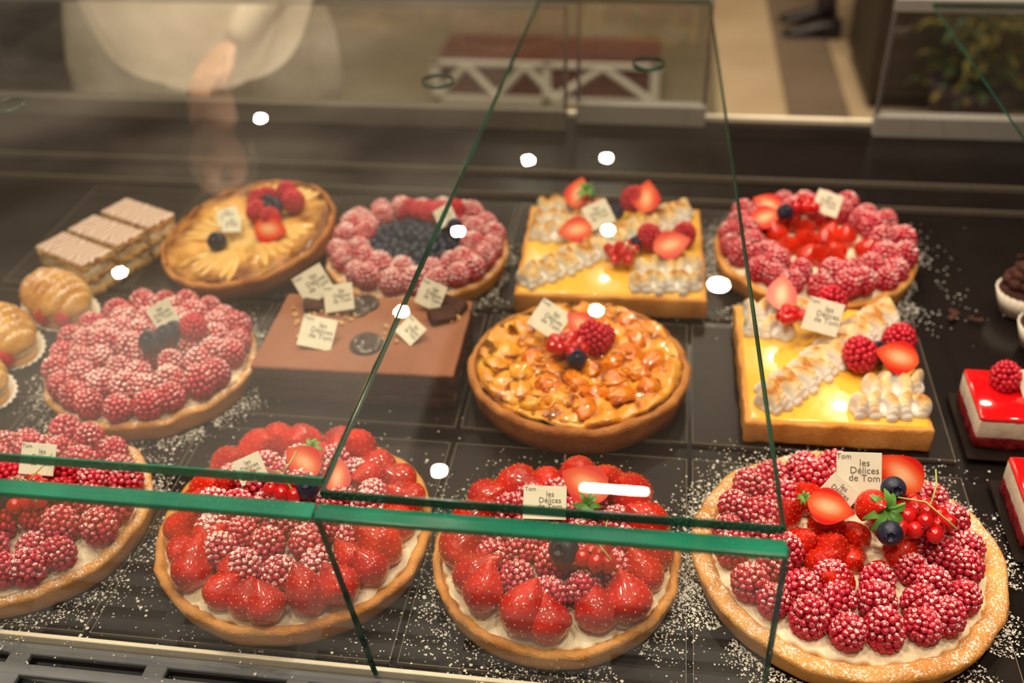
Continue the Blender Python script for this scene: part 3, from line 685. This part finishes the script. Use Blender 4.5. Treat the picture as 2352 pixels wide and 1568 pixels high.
for (y0,y1) in ((.586,.599),(.562,.575),(.538,.551),(.514,.527),(.47,.503)): addb(-1.6,1.6,y0,y1,-.012,-.006)
k=-1.6
while k<1.6: addb(k,k+.022,.47,.599,-.0122,-.0062); k+=.142
ob('ventilation_grille',b.mesh('grille',[GREYM],False),cab)
box('grille_tray',-1.6,1.6,.465,.600,-.031,-.026,GREYM,cab)

# ------------------------------------------------------------ glass
def quad(name,v,m,parent):
    b=MB(); b.add(v,[[0,1,2,3]],0); return ob(name,b.mesh(name,[m],False),parent)
zg=.26
def hole(parent,x,y):
    b=MB(); b.add(*lathe([(.0235,-.003),(.0235,.003),(.0222,.003),(.0222,-.003),(.0235,-.003)],40,cap=False),0); ob('vent_hole_rim',b.mesh('vent_hole_rim',[EDGED]),parent,T((x,y,zg)))
def top_panel(x0,x1,x0b,x1b,y0,y1,holes,gm=None,fe=EDGE):
    e=empty('top_glass_panel',(0,0,0))
    quad('glass_sheet',[(x0,y0,zg+.004),(x1,y0,zg+.004),(x1b,y1,zg+.004),(x0b,y1,zg+.004)],gm or GLASS,e)
    def strip(a,b_,w,nm):
        v,f=tube([a,b_],w,4); bb=MB(); bb.add(v,f,0); return ob(nm,bb.mesh(nm,[EDGED],False),e)
    strip((x0,y0,zg),(x0b,y1,zg),.0018,'side_edge_left'); strip((x1,y0,zg),(x1b,y1,zg),.0020,'side_edge_right')
    box('front_edge',x0,x1,y0-.001,y0+.001,zg-.004,zg+.0045,fe,e)
    box('rear_edge',x0b,x1b,y1-.001,y1+.001,zg-.004,zg+.0045,EDGED,e)
    for x,y in holes: hole(e,x,y)
top_panel(-1.5,-.2485,-1.5,-.2165,.584,1.80,[(-.321,1.422),(-.918,1.293)],GLASSA)
top_panel(-.2465,.109,-.2145,.074,.570,1.80,[(-.020,1.51)],GLASS,EDGED)
top_panel(.474,1.5,.437,1.5,.570,1.80,[(.75,1.5)])
def front_panel(x0,x1,x0b,x1b,gm,name='front_glass_panel'):
    e=empty(name,(0,0,0)); yt,yb=.557,.596
    quad('glass_sheet',[(x0b,yb,.003),(x1b,yb,.003),(x1,yt,zg-.004),(x0,yt,zg-.004)],gm,e)
    box('top_edge',x0,x1,yt-.0080,yt+.0080,zg-.010,zg-.0045,EDGE,e,.0008)
    for a,c,nm in ((x0,x0b,'left_edge'),(x1,x1b,'right_edge')):
        v,f=tube([(a,yt,zg-.006),(c,yb,.003)],.0026,4); bb=MB(); bb.add(v,f,0); ob(nm,bb.mesh(nm,[EDGED],False),e)
front_panel(-1.5,-.249,-1.5,-.237,GLASSFL); front_panel(-.2475,.111,-.2355,.120,GLASSF)
# rear sliding doors
def rear_door(x0,x1,y,h,col=RAIL):
    e=empty('sliding_glass_door',(0,0,0))
    box('bottom_rail',x0,x1,y-.014,y+.014,.0125,.052,col,e,.002)
    quad('glass_pane',[(x0,y,.05),(x1,y,.05),(x1,y,h),(x0,y,h)],GLASS,e)
    box('stile_left',x0,x0+.006,y-.006,y+.006,.05,h,STEEL,e); box('stile_right',x1-.006,x1,y-.006,y+.006,.05,h,STEEL,e)
    box('top_rail',x0,x1,y-.01,y+.01,h,h+.02,RAIL,e)
box('rear_track',-1.6,1.6,1.802,1.90,-.031,.012,SHELF,cab)
box('rear_track_strip',-1.6,1.6,1.880,1.893,.012,.020,TRIMW,cab)
rear_door(-1.45,-.17,1.825,.24,RAILD); rear_door(-.155,.085,1.860,.24); rear_door(.385,1.45,1.84,.24)
for x in (-1.52,1.52): box('side_post',x-.02,x+.02,.56,1.86,-.004,.262,STEEL,cab,.003)

# ------------------------------------------------------------ room
box('floor',-5,5,-3,7.5,-.90,-.85,FLOORM)
box('trim_1',.495,.735,1.95,7.4,-.85,-.846,FLOORD)
box('floor_dark_sheet',-2.6,.225,1.95,7.4,-.85,-.847,FLOORO)  # sheet added over the floor to lower its brightness on this side
box('wall_back',-5,5,7.5,7.6,-.85,2.6,WALLM); box('wall_left',-5.1,-5,-3,7.5,-.85,2.6,WALLM); box('wall_right',5,5.1,-3,7.5,-.85,2.6,WALLM)
box('ceiling',-5,5,-3,7.5,2.6,2.65,CEILM); box('baseboard_back',-5,5,7.47,7.5,-.85,-.73,FLOORD)
t=empty('low_white_crate',(-.46,4.0,-.847))
box('panel',-.45,.45,0,.35,.0,.15,REDWOOD,t,.004)
for x in (-.45,0,.43): box('upright',x-.012,x+.022,-.022,-.001,0,.165,WHITEP,t)
box('top_rail',-.46,.46,-.022,-.001,.150,.165,WHITEP,t); box('bottom_rail',-.46,.46,-.022,-.001,.0,.02,WHITEP,t)
for x0,x1 in ((-.44,-.20),(-.20,.04),(.04,.42)):
    pts=[(x0,-.012,.02),((x0+x1)/2,-.012,.15),(x1,-.012,.02)]
    for a_,b_ in ((0,1),(1,2)):
        v,f=tube([pts[a_],pts[b_]],.016,4); b=MB(); b.add(v,f,0); ob('cross_brace',b.mesh('cross_brace',[WHITEP],False),t)
t=empty('dark_cabinet',(1.74,4.20,-.85)); box('body',-.95,.9,-.2,.4,.06,1.5,DKBR,t,.01); box('plinth',-.93,.88,-.17,.38,0,.06,SHOE,t)
for k in range(3): box('door',-.93+.62*k,-.34+.62*k,-.215,-.2,.1,1.46,DKBR,t,.004)
t=empty('background_darkener',(-2.55,3.4,-.85)); box('body',-1.0,.95,0,.45,.05,1.9,DKBR,t,.01); box('plinth',-.98,.93,.03,.43,0,.05,SHOE,t)  # cabinet shape added to darken the background at left
for k in range(3): box('door',-.98+.64*k,-.36+.64*k,-.016,-.001,.1,1.86,SHOE,t,.004)
random.seed(41)
t=empty('potted_flowering_plant',(1.10,3.72,-.85))
b=MB(); b.add(*lathe([(.11,0),(.15,.22),(.16,.24),(.14,.24),(.13,.21),(.001,.21)],40),0); ob('pot',b.mesh('pot',[DKTR]),t)
b=MB()
for k in range(240):
    a=U(0,6.28); r=U(0,.18); z=U(.20,.50); leaf(b,(r*math.cos(a),r*math.sin(a),z),(math.cos(a),math.sin(a),U(-.2,.9)),U(.04,.08),U(.010,.018),0 if R()<.65 else 1)
ob('leaves',b.mesh('leaves',[GREEN,YEL]),t)
# coffee machine at left
t=empty('coffee_machine',(-1.66,2.12,-.85))
box('stand',-.36,.24,-.18,.28,0,.62,DKTR,t,.01); box('body',-.36,.24,-.1,.25,.62,.98,SHOE,t,.02); box('drip_tray',-.34,.22,-.20,-.08,.62,.66,STEEL,t,.006); box('upper_panel',-.36,.24,-.19,.25,.88,1.02,SHOE,t,.02)
glow=emis('added_blue_glow',(.30,.55,.9),.8); box('blue_glow_strip',-.05,.20,-.196,-.19,.93,.955,glow,t)  # emissive strip added to give the machine a blue glow
box('cup_rail',-.34,.22,-.16,-.145,1.03,1.045,STEEL,t,.003); box('cup_rail_side',.205,.22,-.15,.2,1.03,1.045,STEEL,t,.003)
for x in (-.15,.12):
    b=MB(); b.add(*lathe([(.001,-.03),(.035,-.03),(.038,0),(.001,0)],30),0); ob('group_head',b.mesh('group_head',[STEEL]),t,T((x,-.14,.88)))
    b=MB(); b.add(*tube([(0,0,0),(0,-.06,-.005),(0,-.12,-.02)],[.008,.012,.014],10),0); ob('handle',b.mesh('handle',[SHOE]),t,T((x,-.14,.85)))

# ------------------------------------------------------------ people
def skinfig(name,nodes,edges,root,m,parent):
    ks=list(nodes); me=bpy.data.meshes.new(name); me.from_pydata([nodes[k][0] for k in ks],[(ks.index(a),ks.index(b_)) for a,b_ in edges],[])
    o=ob(name,me,parent); o.modifiers.new('Skin','SKIN')
    if len(me.skin_vertices):
        for i,k in enumerate(ks):
            r_=nodes[k][1]; me.skin_vertices[0].data[i].radius=(r_,r_) if not isinstance(r_,tuple) else r_; me.skin_vertices[0].data[i].use_root=(k==root)
    o.modifiers['Skin'].use_smooth_shade=True
    s=o.modifiers.new('Sub','SUBSURF'); s.levels=2; s.render_levels=2; me.materials.append(m); return o
def head(parent,loc,hair=HAIR,rot=0):
    b=MB(); v=[]
    for p in ICO3[0]:
        q=Vector(p); x,y,z=q.x*.074,q.y*.092,q.z*.115
        if z<0: x*=1+.35*z/.115; y=y*(1+.15*z/.115) if y>0 else y
        g=math.exp(-((x/.012)**2+((z+.012)/.022)**2))
        if y<-.05: y-=.020*g; y+=.006*math.exp(-(((abs(x)-.03)/.014)**2+((z-.012)/.012)**2)); y-=.004*math.exp(-((x/.022)**2+((z+.052)/.007)**2))
        v.append((x,y,z))
    b.add(v,ICO3[1],0)
    for s in (-1,1):
        b.add(*ICO2,0,T((s*.073,.008,-.005),(0,0,s*.3),(.008,.018,.030))); b.add(*ICO2,2,T((s*.029,-.077,.010),None,(.012,.008,.008))); b.add(*ICO1,1,T((s*.029,-.0845,.010),None,(.005,.003,.005)))
        b.add(*tube([(s*.016,-.088,.028),(s*.03,-.087,.032),(s*.045,-.076,.028)],.0028,6),1)
    b.add(*tube([(-.022,-.087,-.052),(0,-.093,-.050),(.022,-.087,-.052)],[.002,.005,.002],8),3)
    hv=[]
    for p in ICO3[0]:
        q=Vector(p); y=q.y*.100+.012; z=q.z*.125+.012
        if y<-.02 and z<.055: y=-.02
        z=max(z,-.06); hv.append((q.x*.083,y,z))
    b.add(hv,ICO3[1],1)
    return ob('head',b.mesh('head',[SKIN,hair,WHITEP,REDWOOD]),parent,T(loc,(0,0,rot)))
def hand(parent,wrist,d,palmn,flip=1):
    d=Vector(d).normalized(); n=Vector(palmn).normalized(); s=d.cross(n).normalized()*flip; W=Vector(wrist)
    b=MB(); v=[Vector((q[0]*.040,q[1]*.015,q[2]*.050)) for q in ICO3[0]]
    b.add(v,ICO3[1],0,Matrix.Translation(W+d*.045)@Matrix((s,n,d)).transposed().to_4x4())
    for i,L in enumerate((.066,.075,.070,.055)):
        o=W+d*.078+s*(.029-.019*i); a=o; pts=[o-d*.02,o]
        for k,c in enumerate((.15,.45,.8)): a=a+(d*math.cos(c)+n*math.sin(c))*L*(.45,.32,.23)[k]; pts.append(a)
        b.add(*tube(pts,[.009,.0095,.0085,.0078,.005],10),0)
    o=W+d*.022+s*.026; b.add(*tube([o-s*.012,o+s*.010+d*.022,o+s*.020+d*.048+n*.008,o+s*.020+d*.072+n*.016],[.013,.012,.010,.006],10),0)
    return ob('hand',b.mesh('hand',[SKIN]),parent)
def shoe(parent,x,y,ang,m=SHOE):
    b=MB(); v=[];f=[]; N=20
    secs=[(-.075,.030,.075),(-.06,.036,.085),(-.02,.036,.085),(.02,.034,.075),(.06,.038,.058),(.11,.044,.046),(.15,.042,.036),(.178,.030,.028),(.186,.012,.016)]
    for (yy,w,hh) in secs:
        for i in range(N):
            a=2*pi*i/N; v.append((w*math.cos(a),-yy,.006+max(0,hh*.5+hh*.5*math.sin(a))))
    for j in range(len(secs)-1):
        for i in range(N): k=(i+1)%N; f.append([j*N+i,j*N+k,(j+1)*N+k,(j+1)*N+i])
    f.append(list(range(N))); f.append([(len(secs)-1)*N+i for i in range(N)][::-1])
    b.add(v,f,0)
    m2=boxmesh('s',(.074,.245,.012),m,.005,2); b.add([q.co for q in m2.vertices],[list(p.vertices) for p in m2.polygons],0,T((0,-.055,.006)))
    m2=boxmesh('s',(.066,.06,.022),m,.004,2); b.add([q.co for q in m2.vertices],[list(p.vertices) for p in m2.polygons],0,T((0,.045,.011)))
    return ob('shoe',b.mesh('shoe',[m]),parent,T((x,y,0),(0,0,ang)))
def person(name,loc,rot,legm,topm,stride=0,smock=False,armpose='down'):
    e=empty(name,loc,(0,0,rot))
    s=stride
    nodes={'pel':((0,0,.96),(.15,.12)),'waist':((0,0,1.10),(.135,.10)),
     'hl':((.09,0,.88),(.095,.095)),'kl':((.10,-.02-s*.25,.50),(.066,.066)),'al':((.10,.02-s*.5,.11),(.050,.055)),
     'hr':((-.09,0,.88),(.095,.095)),'kr':((-.10,-.02+s*.05,.50),(.066,.066)),'ar':((-.10,.02+s*.3,.11),(.050,.055))}
    skinfig('trousers',nodes,[('pel','waist'),('pel','hl'),('hl','kl'),('kl','al'),('pel','hr'),('hr','kr'),('kr','ar')],'pel',legm,e)
    shoe(e,.10,.02-s*.5,0); shoe(e,-.10,.02+s*.3,0)
    if armpose=='down': el,wl=(.27,.03,1.12),(.28,-.06,.88); er,wr=(-.27,.03,1.12),(-.28,-.06,.88)
    else: el,wl=(.30,-.03,1.10),(.13,-.22,.93); er,wr=(-.27,.08,1.12),(-.20,.20,.98)
    nodes={'w':((0,0,1.02),(.15,.11)),'ch':((0,0,1.25),(.165,.115)),'sh':((0,.005,1.40),(.12,.085)),'nk':((0,.0,1.47),(.058,.058)),
      'sl':((.17,.01,1.39),(.062,.062)),'el':(el,.047),'wl':(wl,.034),'sr':((-.17,.01,1.39),(.062,.062)),'er':(er,.047),'wr':(wr,.034)}
    skinfig('top',nodes,[('w','ch'),('ch','sh'),('sh','nk'),('sh','sl'),('sl','el'),('el','wl'),('sh','sr'),('sr','er'),('er','wr')],'w',topm,e)
    b=MB(); b.add(*tube([(0,0,1.45),(0,-.005,1.50),(0,-.012,1.56)],[.056,.052,.055],20),0); ob('neck',b.mesh('neck',[SKIN]),e)
    head(e,(0,-.025,1.635))
    for w,l,fl in ((wl,el,1),(wr,er,-1)):
        d=Vector(w)-Vector(l); hand(e,Vector(w),d,(-fl*.9,-.3,.0) if armpose=='down' else (0,.0,-1) ,1)
    if smock:
        n=120
        def fn(p,j,a):
            k=1+.05*math.sin(7*a+j*.2)*(1-j/9); z=p.z-(.05*(math.cos(a+pi/2)) if j==0 else 0)
            return Vector((p.x*k,p.y*.68*k,z))
        b=MB(); b.add(*lathe([(.235,.63),(.285,.67),(.310,.75),(.305,.86),(.285,.96),(.26,1.06),(.235,1.18),(.215,1.30),(.17,1.40),(.09,1.46)],n,fn,cap=False),0)
        ob('smock',b.mesh('smock',[topm]),e)
    return e
person('reflection_figure',(-1.06,2.24,-.85),.15,JEANS,SMOCK,0,True,'work')  # figure added in place of a customer's reflection in the rear glass
person('walking_shopper',(.70,4.93,-.85),-pi/2,DKTR,DKTR,.0)

# ------------------------------------------------------------ powdered sugar lying on the boards
ob('powdered_sugar_dusting',SUG.mesh('powdered_sugar_dusting',[SUGAR],False))

# ------------------------------------------------------------ lights
def downlight(x,y,P,rad=.035,col=(1,.83,.60)):
    e=empty('ceiling_downlight',(x,y,2.6))
    b=MB(); b.add(*lathe([(rad+.004,0),(rad+.02,0),(rad+.02,-.008),(rad+.004,-.012)],40,cap=False),0); ob('bezel',b.mesh('bezel',[STEEL]),e)
    l=bpy.data.lights.new('lamp','AREA'); l.shape='DISK'; l.size=rad*2; l.energy=P; l.color=col
    o=bpy.data.objects.new('lamp',l); COL.objects.link(o); o.parent=e; o.location=(0,0,-.010)
for x,y in ((-2.728,6.464),(-2.816,4.432),(-.801,5.958),(-.312,6.027),(-1.079,5.027),(-.245,5.114),(-1.219,4.206),(-.255,4.306),(-.806,3.078)): downlight(x,y,7,.020)
for x,y in ((-.7,.35),(.35,.35),(-1.3,1.3),(1.0,1.2),(-.2,-.4),(.5,2.0),(-.5,1.5)): downlight(x,y,18.5,.05)  # key lamps added, mostly on the camera side, to brighten the pastries
for x,y in ((.9,3.4),(-1.1,1.55)): downlight(x,y,14,.04)
downlight(.35,4.6,14,.04)
e=empty('ceiling_linear_light',(-.093,3.032,2.6)); box('housing',-.16,.16,-.03,.03,-.02,0,STEEL,e)
l=bpy.data.lights.new('lamp','AREA'); l.shape='RECTANGLE'; l.size=.25; l.size_y=.012; l.energy=3; l.color=(1,.88,.7); o=bpy.data.objects.new('lamp',l); COL.objects.link(o); o.parent=e; o.location=(0,0,-.022)
e=empty('added_veil_panel',(-1.95,2.9,2.6)); box('frame',-1.03,1.03,-1.23,1.23,-.012,0,WHITEP,e)  # unseen luminous panel added so its reflection veils the left glass
l=bpy.data.lights.new('lamp','AREA'); l.shape='RECTANGLE'; l.size=2.0; l.size_y=2.4; l.energy=6; l.color=(1,.88,.72); o=bpy.data.objects.new('lamp',l); COL.objects.link(o); o.parent=e; o.location=(0,0,-.014)
w=bpy.data.worlds.new('World'); S.world=w; w.use_nodes=True; w.node_tree.nodes['Background'].inputs[0].default_value=(1,.87,.72,1); w.node_tree.nodes['Background'].inputs[1].default_value=.18

# ------------------------------------------------------------ camera
cd=bpy.data.cameras.new('camera'); cam=bpy.data.objects.new('camera',cd); COL.objects.link(cam)
cd.sensor_width=36; cd.lens=2400/2352*36
cam.matrix_world=Matrix.Translation((0,0,.83))@(Matrix.Rotation(math.radians(9),3,'Z')@Matrix.Rotation(math.radians(90-35.5),3,'X')@Matrix.Rotation(-.035,3,'Z')).to_4x4()
cd.dof.use_dof=True; cd.dof.focus_distance=1.00; cd.dof.aperture_fstop=2.9
cd.clip_start=.01
S.camera=cam
